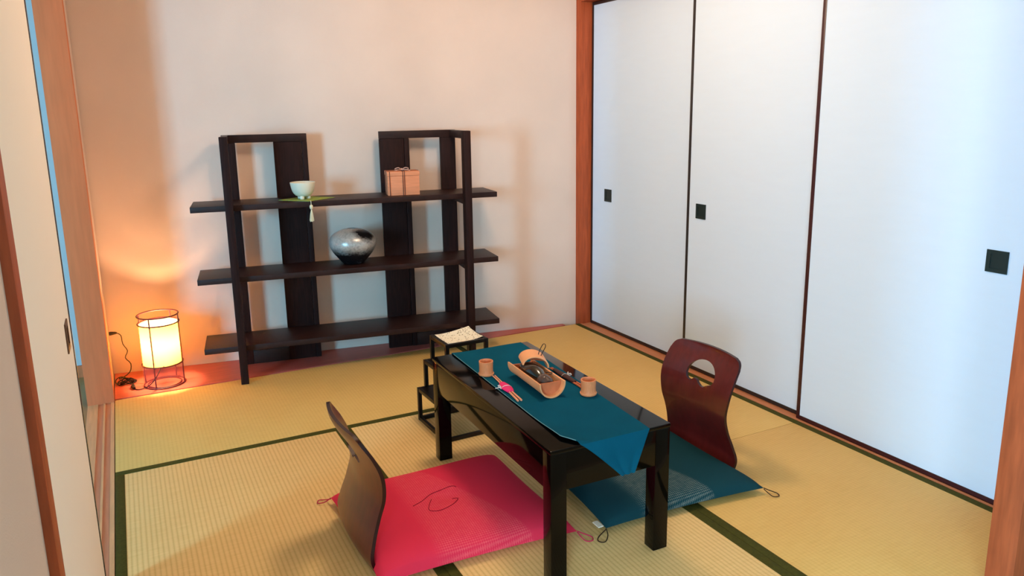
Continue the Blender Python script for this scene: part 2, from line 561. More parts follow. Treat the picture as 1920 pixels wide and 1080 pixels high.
def link(name, bm, m, parent=None, bevel=0.0, smooth=35, kind=None, label=None, segs=2):
    bmesh.ops.recalc_face_normals(bm, faces=bm.faces)
    if bevel:
        es = [e for e in bm.edges if len(e.link_faces) == 2 and e.calc_face_angle(0) > 0.6]
        bmesh.ops.bevel(bm, geom=es, offset=bevel, segments=segs, affect='EDGES', profile=0.6)
    me = bpy.data.meshes.new(name)
    bm.to_mesh(me); bm.free()
    if smooth:
        for p in me.polygons:
            p.use_smooth = True
        me.set_sharp_from_angle(angle=math.radians(smooth))
    me.materials.append(m)
    o = bpy.data.objects.new(name, me)
    COL.objects.link(o)
    if parent:
        o.parent = parent
    if kind:
        o['kind'] = kind
    if label:
        o['label'] = label
    return o


def thing(name, label, cat, loc=(0, 0, 0), rotz=0.0, group=None, kind=None):
    o = bpy.data.objects.new(name, None)
    COL.objects.link(o)
    o.location = loc
    o.rotation_euler = (0, 0, rotz)
    o.empty_display_size = 0.05
    if label:
        o['label'] = label
    if cat:
        o['category'] = cat
    if group:
        o['group'] = group
    if kind:
        o['kind'] = kind
    return o


def tag(o, label, cat, group=None):
    o['label'] = label; o['category'] = cat
    if group:
        o['group'] = group
    return o


def bx(name, m, x0, x1, y0, y1, z0, z1, parent=None, bevel=0.0, kind=None, label=None):
    return link(name, box(bmesh.new(), x0, x1, y0, y1, z0, z1), m, parent, bevel, kind=kind, label=label)


def struct(name, m, x0, x1, y0, y1, z0, z1, label=None, bevel=0.0, cat=None):
    o = bx(name, m, x0, x1, y0, y1, z0, z1, None, bevel, 'structure')
    if label:
        o['label'] = label
    return o


# ------------------------------------------------------------------ room shell
RW = 2.698                      # inner width of the mats
TH = -0.147                     # the back wall runs at a slight angle
OS = Vector((0.430, -0.008, 0))
EE = Vector((math.cos(TH), math.sin(TH), 0)); NN = Vector((-math.sin(TH), math.cos(TH), 0))
WT = 0.383                      # wall face, measured off the shelf front


def st(s, t, z=0.0):
    return OS + EE * s + NN * t + Vector((0, 0, z))


ZC = 2.42
struct('floor', DARKGAP, -4.2, 3.9, -7.0, 0.9, -0.16, -0.055, 'dark sub-floor beneath the mats')
wbm = bmesh.new()
a0, a1 = st(-0.60, WT), st(2.42, WT)
b0, b1 = st(-0.60, WT + 0.12), st(2.42, WT + 0.12)
prism(wbm, [a0[:2], a1[:2], b1[:2], b0[:2]], -0.055, ZC)
link('wall_back', wbm, WALL, kind='structure', label='cream plastered back wall behind the shelf')
struct('wall_right', WALL2, 2.83, 2.95, -2.78, 0.08, -0.055, ZC, 'closet wall behind the sliding panels')
struct('wall_right', WALL, 2.70, 2.83, -2.66, -0.01, 2.06, ZC, 'cream wall strip above the closet panels')
struct('wall_left', WALL, -0.117, 0.0, -2.70, -0.03, 2.05, ZC, 'cream wall strip above the left doorway')
struct('wall_left', WALL, -0.117, -0.022, -3.22, -2.722, -0.055, ZC, 'cream wall at the left edge, nearest the camera')
struct('wall_front', WALL, -0.022, 2.83, -2.966, -2.894, 2.02, ZC, 'cream wall strip above the front opening')
struct('wall_front', WALL2, 2.345, 2.83, -2.964, -2.896, -0.055, 2.02, 'pale wall right of the front opening')
struct('wall_right', WALL, 2.70, 2.83, -2.894, -2.765, -0.055, ZC, 'cream wall in front of the cedar post')
struct('ceiling', CEIL, -4.2, 3.9, -7.1, 0.9, ZC, ZC + 0.08, 'board ceiling')
# side room and front room around the tatami room
struct('wall_front', WALL2, -2.35, -0.117, -3.32, -3.22, -0.055, ZC, 'unseen partition between the next room and the front room, added to block window light')  # added out of view to keep stray daylight off the left of the back wall
for y0, y1, z0, z1 in ((-7.0, -6.6, -0.055, ZC), (-5.3, -5.1, -0.055, ZC), (-3.6, 0.6, -0.055, ZC), (-6.6, -5.3, -0.055, 0.55), (-6.6, -5.3, 2.15, ZC), (-5.1, -3.6, -0.055, 0.55), (-5.1, -3.6, 2.15, ZC)):
    struct('wall_left', WALL2, -4.10, -4.0, y0, y1, z0, z1)
struct('wall_back', NEXTW, -4.0, -0.118, 0.483, 0.60, -0.055, ZC, 'pale wall of the next room seen through the gap')
for x0, x1, z0, z1 in ((-4.0, -3.4, -0.055, ZC), (-1.8, 3.8, -0.055, ZC), (-3.4, -1.8, -0.055, 0.5), (-3.4, -1.8, 2.3, ZC)):
    struct('wall_front', WALL2, x0, x1, -7.0, -6.9, z0, z1)
struct('wall_right', WALL2, 3.8, 3.9, -7.0, -2.896, -0.055, ZC)
struct('wall_front', WALL2, 2.83, 3.9, -2.966, -2.894, -0.055, ZC)
struct('floor', FLOOR2, -4.0, -0.118, -7.0, 0.483, -0.055, -0.002, 'floor of the next room')
struct('floor', FLOOR2, -0.118, 3.8, -7.0, -2.968, -0.055, -0.002)
struct('baseboard_back', PILLAR, -4.0, -0.118, 0.468, 0.483, -0.002, 0.062, 'brown baseboard of the next room')
# windows
for nm, args in (('window_1', ('x', -4.05, -5.1, -3.6, 0.55, 2.15)), ('window_2', ('x', -4.05, -6.6, -5.3, 0.55, 2.15)), ('window_3', ('y', -6.95, -3.4, -1.8, 0.5, 2.3))):
    ax, c, lo, hi, z0, z1 = args
    b = bmesh.new()
    wth = 0.045
    mid = (lo + hi) / 2
    for (p, q, r, s_) in ((lo, hi, z0, z0 + wth), (lo, hi, z1 - wth, z1), (lo, lo + wth, z0, z1), (hi - wth, hi, z0, z1), (mid - 0.02, mid + 0.02, z0, z1)):
        if ax == 'x':
            box(b, c - 0.03, c + 0.03, p, q, r, s_)
        else:
            box(b, p, q, c - 0.03, c + 0.03, r, s_)
    link(nm, b, WINF, kind='structure')

# pillar and sill at the left, with the sliding door standing half open
struct('wall_left', WALL, -0.117, -0.004, 0.085, 0.43, -0.055, ZC, 'short plastered return between the corner pillar and the back wall')
struct('trim_1', PILLAR, -0.117, 0.0, -0.022, 0.085, -0.055, ZC, 'broad terracotta corner pillar at the back left', 0.002)
sill = bmesh.new()
for x0, x1, zt in ((-0.117, -0.0713, 0.0), (-0.048, -0.040, 0.0), (-0.0167, -0.002, 0.0)):
    box(sill, x0, x1, -2.66, -0.022, -0.055, zt)
sl = link('trim_2', sill, SILL, kind='structure', label='light cedar door sill with two grooves along the left side')
gv = bmesh.new()
box(gv, -0.0713, -0.048, -2.66, -0.022, -0.055, -0.004); box(gv, -0.040, -0.0167, -2.66, -0.022, -0.055, -0.004)
link('groove', gv, GROOVE, sl)
struct('trim_3', POST, -0.100, -0.008, -2.7215, -2.66, -0.055, 2.05, 'thin reddish jamb at the near end of the left doorway', 0.001)
struct('trim_4', POST2, 2.2405, 2.345, -2.968, -2.892, -0.055, ZC, 'reddish cedar post at the right edge, nearest the camera', 0.0015)
struct('trim_11', SILL, -0.020, 2.24, -2.968, -2.893, -0.055, 0.0, 'light cedar sill of the front opening')
struct('trim_12', POST, 2.698, 2.83, -2.764, -2.665, -0.055, ZC, 'reddish cedar post at the near end of the closet', 0.003)
struct('trim_5', POST, 2.698, 2.83, -0.008, 0.09, -0.055, ZC, 'reddish cedar post in the back right corner', 0.002)
struct('trim_6', POST, -0.117, 0.0, -2.70, -0.022, 1.985, 2.05, 'door head over the left opening')
struct('trim_7', POST, -0.022, 2.24, -2.968, -2.892, 1.95, 2.019, 'head beam over the front opening')
struct('trim_8', POST, 2.70, 2.83, -2.664, -0.008, 1.992, 2.06, 'head rail over the closet panels')
rs = bmesh.new()
box(rs, 2.701, 2.716, -2.664, -0.008, -0.055, 0.0)
box(rs, 2.716, 2.829, -2.664, -0.008, -0.055, -0.003)
link('trim_9', rs, SILL_R, kind='structure', label='orange cedar sill under the closet panels')
# floor board strip between the mats and the slanting wall
fb = bmesh.new()
p0 = st(-0.496, WT)
prism(fb, [(0.001, 0.014), (2.60, 0.014), (2.60, st(2.20, WT)[1]), (0.001, p0[1] - 0.002)], -0.055, -0.001)
link('trim_10', fb, BOARD, kind='structure', label='reddish brown floor board tapering along the back wall')


# ------------------------------------------------------------------ sliding panels
def sliding_door(name, label, xf, y0, y1, zt, frame_m, hy=None, hz=0.846, face=-1, pull=PULL, hs=0.036, paper=None):
    """panel standing in plane x = xf (visible face), facing -x (face=-1) or +x"""
    t = thing(name, label, None, (xf, (y0 + y1) / 2, 0), kind='structure')
    yc = (y0 + y1) / 2
    d = -face
    th = 0.020

    def X(a, b):
        return (min(a * d, b * d), max(a * d, b * d))
    fw = 0.018
    f = bmesh.new()
    xa, xb = X(0, th)
    box(f, xa, xb, y0 - yc, y0 - yc + fw, 0.0, zt)
    box(f, xa, xb, y1 - yc - fw, y1 - yc, 0.0, zt)
    box(f, xa, xb, y0 - yc + fw, y1 - yc - fw, 0.0, fw)
    box(f, xa, xb, y0 - yc + fw, y1 - yc - fw, zt - fw, zt)
    link('frame', f, frame_m, t, 0.0015)
    xa, xb = X(0.002, th - 0.002)
    pn = bx('paper_panel', paper or FUSUMA, xa, xb, y0 - yc + fw, y1 - yc - fw, fw, zt - fw, t)
    if hy is not None:
        h = bmesh.new()
        k = hy - yc
        o1 = hs
        i1 = hs * 0.62
        hh = hs * 1.05
        ih = hs * 0.68
        xs0, xs1 = X(-0.0015, 0.004)
        box(h, xs0, xs1, k - o1, k - i1, hz - hh, hz + hh)
        box(h, xs0, xs1, k + i1, k + o1, hz - hh, hz + hh)
        box(h, xs0, xs1, k - i1, k + i1, hz + ih, hz + hh)
        box(h, xs0, xs1, k - i1, k + i1, hz - hh, hz - ih)
        xs0, xs1 = X(0.0015, 0.004)
        box(h, xs0, xs1, k - i1, k + i1, hz - ih, hz + ih)
        link('recessed_handle', h, pull, pn)
    return t


sliding_door('door_1', 'farthest white closet panel, next to the back corner post', 2.775, -0.965, -0.012, 1.988, LACQ_FB, hy=-0.198)
sliding_door('door_2', 'middle white closet panel with a dark square pull', 2.748, -1.790, -0.955, 1.988, LACQ_FB, hy=-1.062)
sliding_door('door_3', 'nearest white closet panel, beside the cedar post on the right', 2.719, -2.660, -1.768, 1.988, LACQ_FR, hy=-2.552)
sliding_door('door_4', 'half open cream sliding door on the left, seen edge-on', -0.018, -2.655, -1.700, 1.98, LACQ_FB, hy=-1.855, hz=0.825, face=1, pull=PULL2, paper=DOORP)

# ------------------------------------------------------------------ tatami mats
BW = 0.0335


def mat_thing(label, x0, x1, y0, y1, borders, m):
    t = thing('tatami_mat', label, 'tatami mat', ((x0 + x1) / 2, (y0 + y1) / 2, -0.055), group='tatami mats covering the floor')
    cx, cy = (x0 + x1) / 2, (y0 + y1) / 2
    g = 0.0012
    bx('rush_surface', m, x0 - cx + g, x1 - cx - g, y0 - cy + g, y1 - cy - g, 0.0, 0.0545, t, 0.0015)
    for side in borders:
        b = bmesh.new()
        if side == 'l':
            box(b, x0 - cx + g * .5, x0 - cx + BW, y0 - cy + g * .5, y1 - cy - g * .5, 0.01, 0.0555)
        if side == 'r':
            box(b, x1 - cx - BW, x1 - cx - g * .5, y0 - cy + g * .5, y1 - cy - g * .5, 0.01, 0.0555)
        if side == 'n':
            box(b, x0 - cx + g * .5, x1 - cx - g * .5, y0 - cy + g * .5, y0 - cy + BW, 0.01, 0.0555)
        link('cloth_border', b, MATEDGE, t, 0.001)
    return t


mat_thing('long tatami mat lying crosswise in front of the shelf', 0.0, 1.8022, -0.897, 0.0, 'n', TAT_X)
mat_thing('tatami mat along the left door sill, nearest the camera', 0.0, 0.90, -2.890, -0.897, 'lr', TAT_Y)
mat_thing('tatami mat under the low table and pink cushion', 0.90, 1.8022, -2.890, -0.897, 'lr', TAT_Y)
mat_thing('tatami mat in the back right corner along the closet panels', 1.8022, 2.698, -1.802, 0.0, 'lr', TAT_X)
mat_thing('tatami mat along the nearest closet panel at the lower right', 1.8022, 2.698, -2.890, -1.802, 'lr', TAT_X)

# ------------------------------------------------------------------ shelf
sh = thing('open_shelf', 'dark espresso wooden open shelf with three boards standing along the back wall', 'shelf', OS, TH)
SZ = (0.191, 0.556, 0.923)
for z in SZ:
    bx('shelf_board', SHELFW, 0.0, 1.590, 0.0, 0.269, z - 0.029, z, sh, 0.0025)
HT = 1.262
for s0, s1 in ((0.165, 0.203), (1.390, 1.429)):
    bx('front_post', SHELFV, s0, s1, -0.058, -0.0005, 0.0, HT, sh, 0.002)
for s0, s1, wide, left in ((0.165, 0.232, False, True), (0.425, 0.600, True, True), (0.992, 1.160, True, False), (1.342, 1.429, False, False)):
    b = bmesh.new()
    if wide:
        box(b, s0, s1 - 0.030, 0.274, 0.296, 0.0, HT - 0.042)
        box(b, s1 - 0.0285, s1, 0.270, 0.300, 0.0, HT - 0.042)
    else:
        box(b, s0, s1, 0.270, 0.300, 0.0, HT - 0.042)
    link('rear_upright', b, SHELFV, sh, 0.002)
for s0, s1 in ((0.165, 0.600), (0.992, 1.429)):
    bx('top_rail', SHELFW, s0, s1, 0.270, 0.300, HT - 0.0415, HT, sh, 0.002)
for s0, s1 in ((0.2325, 0.4245), (1.1605, 1.3415)):
    bx('bottom_rail', SHELFW, s0, s1, 0.272, 0.298, 0.0, 0.075, sh, 0.002)
for s0, s1 in ((0.170, 0.200), (1.395, 1.425)):
    bx('side_rail', SHELFW, s0, s1, 0.0, 0.2695, HT - 0.042, HT - 0.001, sh, 0.002)
    for z in SZ:
        bx('shelf_bearer', SHELFW, s0, s1, 0.0, 0.2695, z - 0.060, z - 0.0295, sh, 0.0015)

# tea bowl on a green mat with a tassel
gm = thing('display_mat', 'small green brocade mat laid diagonally on the top shelf under the bowl', 'mat', st(0.570, 0.122, 0.9232), TH)
b = bmesh.new()
hd = 0.128
prism(b, [(-hd * 1.13, 0), (0, -hd), (hd * 1.13, 0), (0, hd)], 0.0, 0.0022)
gmc_ = link('cloth', b, MATG, gm)
b = bmesh.new()
tp = [(0.008, -0.124, 0.0035), (0.010, -0.134, 0.001), (0.010, -0.137, -0.016), (0.010, -0.1375, -0.028)]
tube(b, smooth_path(tp, 4), 0.0016, 6)
lathe(b, [(0, -0.014), (0.007, -0.018), (0.0095, -0.027), (0.007, -0.036), (0.004, -0.040), (0, -0.041)], 12, (0.010, -0.1375, 0))
for k in range(26):
    a = 2 * PI * k / 26
    q = 0.004 + 0.009 * random.random()
    tube(b, [(0.010, -0.1375, -0.038), (0.010 + q * 0.6 * math.cos(a), -0.1375 + q * 0.6 * math.sin(a), -0.065), (0.010 + q * math.cos(a), -0.1375 + q * math.sin(a), -0.098 - 0.006 * random.random())], 0.0015, 5)
link('tassel', b, TASSEL, gmc_, label='ivory silk tassel hanging over the shelf edge')

bw = thing('tea_bowl', 'cream glazed footed tea bowl standing on the green mat', 'bowl', st(0.553, 0.118, 0.9256))
b = bmesh.new()
lathe(b, [(0, 0.014), (0.026, 0.013), (0.040, 0.020), (0.052, 0.034), (0.059, 0.052), (0.063, 0.072), (0.0655, 0.0865), (0.064, 0.0885), (0.0615, 0.086), (0.057, 0.060), (0.048, 0.036), (0.030, 0.021), (0, 0.018)], 56)
link('body', b, BOWLM, bw)
for k in range(3):
    a = 2 * PI * k / 3 - PI / 2 - 0.5
    b = bmesh.new()
    lathe(b, [(0, 0.0), (0.010, 0.0), (0.012, 0.004), (0.012, 0.012), (0.010, 0.018), (0, 0.018)], 16, (0.026 * math.cos(a), 0.026 * math.sin(a), 0))
    link('foot', b, BOWLM, bw)

# round vase
b = bmesh.new()
prof = [(0, 0), (0.050, 0), (0.058, 0.003), (0.068, 0.014), (0.088, 0.038), (0.108, 0.064), (0.122, 0.092), (0.1265, 0.116), (0.122, 0.138), (0.108, 0.158), (0.084, 0.175), (0.055, 0.186), (0.032, 0.190), (0.026, 0.1925), (0.022, 0.190), (0.020, 0.178), (0, 0.170)]
P2 = smooth_path([(r, 0, z) for r, z in prof[1:-1]], 4)
lathe(b, [(0, 0)] + [(p.x, p.z) for p in P2] + [(0, 0.170)], 64)
v = link('round_vase', b, vase_mat(), smooth=60)
v.location = st(0.798, 0.140, 0.5565)
tag(v, 'squat round black vase with silver-grey flecked glaze on the middle shelf', 'vase')

# ribboned wooden box
wb = thing('wooden_box', 'pale orange wooden box tied with a brown ribbon on the top shelf', 'box', st(1.082, 0.118, 0.9235), TH - 0.055)
bxw, bxd = 0.086, 0.062
bx('body', BOXW, -bxw, bxw, -bxd, bxd, 0, 0.104, wb, 0.002)
wl = bx('lid', BOXW, -bxw - 0.002, bxw + 0.002, -bxd - 0.002, bxd + 0.002, 0.1045, 0.128, wb, 0.003)
b = bmesh.new()
for xo in (-0.0035, 0.0055):
    box(b, xo - 0.0018, xo + 0.0018, -bxd - 0.0042, -bxd - 0.0022, 0, 0.1302)
    box(b, xo - 0.0018, xo + 0.0018, -bxd - 0.0042, bxd + 0.0042, 0.1284, 0.1302)
for xo in (-0.0745,):
    box(b, xo - 0.0016, xo + 0.0016, -bxd - 0.0042, -bxd - 0.0022, 0, 0.1302)
box(b, -bxw - 0.0042, -bxw - 0.0022, -0.003, 0.003, 0, 0.1302)
box(b, -bxw - 0.0042, bxw + 0.0042, -0.003, 0.003, 0.1284, 0.1302)
link('ribbon', b, RIB, wb)
b = bmesh.new()
for sx in (-1, 1):
    tube(b, smooth_path([(0, 0, 0.133), (sx * 0.018, -0.010, 0.145), (sx * 0.036, -0.006, 0.140), (sx * 0.030, 0.004, 0.133), (0, 0, 0.134)], 6), 0.0028, 6)
    tube(b, smooth_path([(0, 0, 0.133), (sx * 0.022, -0.024, 0.135), (sx * 0.042, -0.034, 0.1315)], 6), 0.0026, 6)
bmesh.ops.create_uvsphere(b, u_segments=10, v_segments=8, radius=0.006, matrix=Matrix.Translation((0, 0, 0.136)))
link('bow', b, RIBL, wl)

# ------------------------------------------------------------------ paper lamp with cord
LC = (0.236, 0.145)
lp = thing('paper_lamp', 'glowing cylindrical paper lamp with dark red wire frame on the floor board', 'lamp', (LC[0], LC[1], -0.001))
LR = 0.098
b = bmesh.new()
for z in (0.0045, 0.115, 0.330, 0.372):
    ring(b, (0, 0, z), LR, 0.0036)
ring(b, (0, 0, 0.0045), LR - 0.018, 0.003)
for a in (-2.05, -0.35, 0.9, 2.7):
    tube(b, [(LR * math.cos(a), LR * math.sin(a), 0.002), (LR * math.cos(a), LR * math.sin(a), 0.373)], 0.0032, 8)
tube(b, [(-LR, 0, 0.118), (LR, 0, 0.118)], 0.003, 8)
tube(b, [(0, -LR, 0.118), (0, LR, 0.118)], 0.003, 8)
link('wire_frame', b, LAMPW, lp)
b = bmesh.new()
lathe(b, [(LR - 0.005, 0.117), (LR - 0.005, 0.328)], 64)
link('lamp_shade', b, shade_mat(), lp, label='lit translucent paper shade')
b = bmesh.new()
lathe(b, [(LR - 0.001, 0.006), (LR - 0.001, 0.1135)], 64)
link('mesh_skirt', b, skirt_mat(), lp, label='dark see-through mesh around the foot of the lamp')
b = bmesh.new()
lathe(b, [(0, 0.12), (0.016, 0.12), (0.016, 0.165), (0.012, 0.17), (0, 0.17)], 20)
link('bulb_holder', b, LAMPW, lp)
b = bmesh.new()
cpts = [(0.0, 0.0, 0.125), (-0.010, -0.030, 0.10), (-0.045, -0.050, 0.045), (-0.085, -0.045, 0.010), (-0.125, -0.050, 0.004), (-0.150, -0.015, 0.004), (-0.158, 0.020, 0.006)]
N = 130
for k in range(N):
    a = k / N * 2 * PI * 5.5
    sx_ = 0.036 + 0.014 * math.sin(k * 0.37)
    cpts.append((-0.180 + sx_ * math.cos(a), 0.085 + 0.032 * math.sin(a + 0.6 * math.sin(k * 0.11)), 0.005 + 0.035 * (0.5 + 0.5 * math.sin(a * 1.9)) * (k / N)))
cpts += [(-0.160, 0.12, 0.05), (-0.150, 0.14, 0.09), (-0.172, 0.145, 0.125), (-0.158, 0.15, 0.160), (-0.176, 0.152, 0.20), (-0.180, 0.155, 0.245), (-0.200, 0.155, 0.262), (-0.222, 0.155, 0.263)]
tube(b, smooth_path(cpts, 3), 0.0026, 6)
pc = link('power_cord', b, CORDB, lp, label='thin dark cord coiled on the floor board')
b = bmesh.new()
tube(b, [(-0.148, 0.020, 0.009), (-0.150, 0.0, 0.009), (-0.146, -0.036, 0.009)], [0.007, 0.010, 0.007], 10)
link('cord_switch', b, CORDB, pc)
b = bmesh.new()
tube(b, [(-0.234, 0.155, 0.263), (-0.225, 0.155, 0.263), (-0.205, 0.155, 0.263), (-0.196, 0.155, 0.262)], [0.009, 0.010, 0.007, 0.004], 10)
link('plug', b, CORDB, pc)

# ------------------------------------------------------------------ low table
TX, TY, TT = 1.145, -2.295, -0.016
TWd, TL, THt = 0.421, 0.948, 0.422
tb = thing('low_table', 'glossy black lacquered low table in the middle of the room', 'table', (TX, TY, 0), TT)
bx('tabletop', TABLE, -0.001, TWd + 0.001, -0.001, TL + 0.001, 0.4085, THt, tb, 0.003)
lw, ll = 0.053, 0.047
for x0 in (0, TWd - lw):
    for y0 in (0, TL - ll):
        bx('leg', TABLE, x0, x0 + lw, y0, y0 + ll, 0.0005, 0.4083, tb, 0.0022)
za = 0.291
bx('apron', TABLE, 0.001, 0.024, ll, TL - ll, za, 0.4083, tb, 0.0015)
bx('apron', TABLE, TWd - 0.024, TWd - 0.001, ll, TL - ll, za, 0.4083, tb, 0.0015)
bx('apron', TABLE, lw, TWd - lw, 0.001, 0.024, za, 0.4083, tb, 0.0015)
bx('apron', TABLE, lw, TWd - lw, TL - 0.024, TL - 0.001, za, 0.4083, tb, 0.0015)

# runner
rn = thing('table_runner', 'teal cloth runner lying along the black table, its end hanging over the front', 'table runner', (TX, TY, 0), TT)


def run_fn(i, j):
    # i across 0..1, j along 0..1 (0 far end, 1 hanging tip)
    total_top = TL + 0.004
    drop_far, drop = 0.05, 0.130
    L = drop_far + total_top + drop
    d = j * L
    rip = 0.0004 * math.sin(i * 9 + j * 23) + 0.0003 * math.sin(j * 47)
    z0 = THt + 0.0014
    if d < drop_far:
        a = 0.083 + 0.307 * i
        return (a, TL + 0.0040 + rip, z0 - (drop_far - d))
    d -= drop_far
    if d < total_top:
        f = d / total_top
        y = TL + 0.003 - d
        la, ra = 0.083 - 0.020 * f, 0.392 - 0.052 * f
        if y < 0.055:
            la += (0.055 - y) / 0.055 * 0.033
        lift = 0.0075 * max(0, 1 - i * 5) * math.exp(-((y - 0.06) / 0.10) ** 2) + 0.0022 * max(0, 1 - i * 8)
        edge = 0.004 * max(0, (0.01 - y) / 0.01) if y < 0.01 else 0
        return (la + (ra - la) * i, y, z0 + max(rip, 0) + lift - edge * 0)
    d -= total_top
    f = d / drop
    la = 0.096 + 0.142 * f ** 0.9
    ra = 0.340 - 0.055 * f
    return (la + (ra - la) * i, -0.0045 - 0.005 * abs(math.sin(i * 7 + f)) * f, z0 - d)


def thicken(bm, t):
    bm.normal_update()
    bmesh.ops.solidify(bm, geom=bm.faces[:], thickness=t)


b = bmesh.new()
grid(b, 30, 150, run_fn)
thicken(b, -0.0011)
link('cloth', b, RUNNER, rn, smooth=50)
b = bmesh.new()
hp = [Vector(run_fn(0, j / 120)) + Vector((-0.0004, 0, 0.0007)) for j in range(8, 106)]
tube(b, hp, 0.0011, 6)
link('painted_edge_glint', b, EDGEGLINT, rn, label='pale strip painted as light caught on the runner edge')  # thin pale strip stands in for the cloth rim catching light


def tpt(a, b_, z=0.0):
    c, s = math.cos(TT), math.sin(TT)
    return (TX + a * c - b_ * s, TY + a * s + b_ * c, z)


ZT = THt + 0.0035


# cups
def cup(label, x, y):
    t = thing('bamboo_cup', label, 'cup', (x, y, ZT), group='bamboo cups on the runner')
    b = bmesh.new()
    pr = [(0, 0), (0.0270, 0), (0.0280, 0.002), (0.0280, 0.0045), (0.0272, 0.0065), (0.0262, 0.0085), (0.0252, 0.014), (0.0250, 0.026), (0.0255, 0.040), (0.0262, 0.050), (0.0258, 0.0520), (0.0228, 0.0520), (0.0220, 0.050), (0.0212, 0.010), (0, 0.008)]
    lathe(b, pr, 44)
    link('body', b, CUPM, t)
    b = bmesh.new()
    ring(b, (0, 0, 0.0058), 0.0277, 0.0012, 44, 6)
    link('foot_rim', b, BAMBOO, t)
    return t


cup('turned bamboo cup on the left of the runner, behind the pink-sleeved chopsticks', 1.256, -1.640)
cup('turned bamboo cup at the right front of the runner, beside the brown-sleeved chopsticks', 1.474, -1.984)


# chopstick sets
def sticks(label, p0, p1, sm, slm, s0, s1, bow_side, wid):
    p0 = Vector(p0); p1 = Vector(p1)
    L = (p1 - p0).length
    ang = math.atan2(p1.y - p0.y, p1.x - p0.x)
    t = thing('chopstick_set', label, 'chopsticks', p0, ang, group='sleeved chopstick pairs on the runner')
    for k in (-1, 1):
        b = bmesh.new()
        tube(b, [(0, k * 0.0040, 0.0032), (L * 0.5, k * 0.0042, 0.0036), (L, k * 0.0062, 0.0042)], [0.0022, 0.0030, 0.0036], 8)
        link('chopstick', b, sm, t)
    b = bmesh.new()
    n = 12

    def sf(i, j):
        x = L * (s0 + (s1 - s0) * i)
        a = 2 * PI * j
        w_ = wid * (0.75 + 0.5 * math.sin(PI * i))
        return (x, w_ * math.cos(a), 0.0046 + 0.0056 * math.sin(a) * (0.8 if math.sin(a) < 0 else 1))
    V = [[b.verts.new(sf(i / 8, j / 24)) for j in range(24)] for i in range(9)]
    for i in range(8):
        for j in range(24):
            b.faces.new([V[i][j], V[i + 1][j], V[i + 1][(j + 1) % 24], V[i][(j + 1) % 24]])
    b.faces.new(V[0][::-1]); b.faces.new(V[8])
    slv = link('paper_sleeve', b, slm, t)
    b = bmesh.new()
    xc = L * (s0 + s1) / 2
    yb = bow_side * (wid * 1.2 + 0.001)
    for sx in (-1, 1):
        tube(b, smooth_path([(xc, yb, 0.007), (xc + sx * 0.006, yb + bow_side * 0.004, 0.013), (xc + sx * 0.013, yb + bow_side * 0.007, 0.010), (xc + sx * 0.006, yb + bow_side * 0.002, 0.005), (xc, yb, 0.007)], 5), 0.0016, 6)
    tube(b, smooth_path([(xc, yb, 0.008), (xc - 0.004, yb + bow_side * 0.010, 0.006), (xc - 0.010, yb + bow_side * 0.018, 0.003)], 5), 0.0014, 6)
    tube(b, [(xc, -wid * 1.24, 0.005), (xc, -wid * 0.6, 0.0112), (xc, 0, 0.0122), (xc, wid * 0.6, 0.0112), (xc, wid * 1.24, 0.005)], 0.0010, 6)
    link('tied_cord', b, SILVER, slv)
    return t


sticks('pale chopsticks in a hot pink sleeve on the left of the runner', (1.271, -1.672, ZT - 0.0002), (1.240, -1.930, ZT - 0.0002), STICK, SLEEVEP, 0.34, 0.68, -1, 0.0150)
sticks('amber chopsticks in a dark brown sleeve on the right of the runner', (1.493, -1.700, ZT - 0.0002), (1.487, -1.940, ZT - 0.0002), STICK2, SLEEVEB, 0.12, 0.74, 1, 0.0105)

# bamboo tray: half culm with nodes, holding a dark bundle, lid leaning on it
BR = 0.047
tr = thing('bamboo_tray', 'split bamboo trough lying on the teal runner', 'tray', (1.352, -1.955, ZT), -0.057)
TLN = 0.262


def half_shell(bm, r0, r1, y0, y1, a0, a1, cz, n=36, flare=None):
    ny = 14
    def P(r, a, y):
        return (r * math.cos(a), y, cz + r * math.sin(a))
    rows = []
    for iy in range(ny + 1):
        f = iy / ny
        y = y0 + (y1 - y0) * f
        k = 1.0 + (flare(f) if flare else 0)
        o_ = [bm.verts.new(P(r1 * k, a0 + (a1 - a0) * i / n, y)) for i in range(n + 1)]
        i_ = [bm.verts.new(P(r0 * k, a0 + (a1 - a0) * i / n, y)) for i in range(n + 1)]
        rows.append((o_, i_))
    for iy in range(ny):
        (oa, ia), (ob, ib) = rows[iy], rows[iy + 1]
        for i in range(n):
            bm.faces.new([oa[i], oa[i + 1], ob[i + 1], ob[i]])
            bm.faces.new([ia[i + 1], ia[i], ib[i], ib[i + 1]])
        bm.faces.new([oa[0], ob[0], ib[0], ia[0]]); bm.faces.new([oa[n], ia[n], ib[n], ob[n]])
    for (o_, i_) in (rows[0], rows[-1]):
        for i in range(n):
            bm.faces.new([o_[i], i_[i], i_[i + 1], o_[i + 1]])


b = bmesh.new()
half_shell(b, BR - 0.005, BR, 0, TLN, PI - 0.12, 2 * PI + 0.12, BR, flare=lambda f: 0.03 * math.exp(-(f / 0.08) ** 2) + 0.03 * math.exp(-((1 - f) / 0.08) ** 2))
link('trough', b, BAMBOO, tr)
for yy in (0.020, TLN - 0.022):
    b = bmesh.new()
    half_shell(b, 0.0, BR - 0.0045, yy, yy + 0.004, PI - 0.03, 2 * PI + 0.03, BR - 0.001)
    link('node_wall', b, BAMBOO_IN, tr)

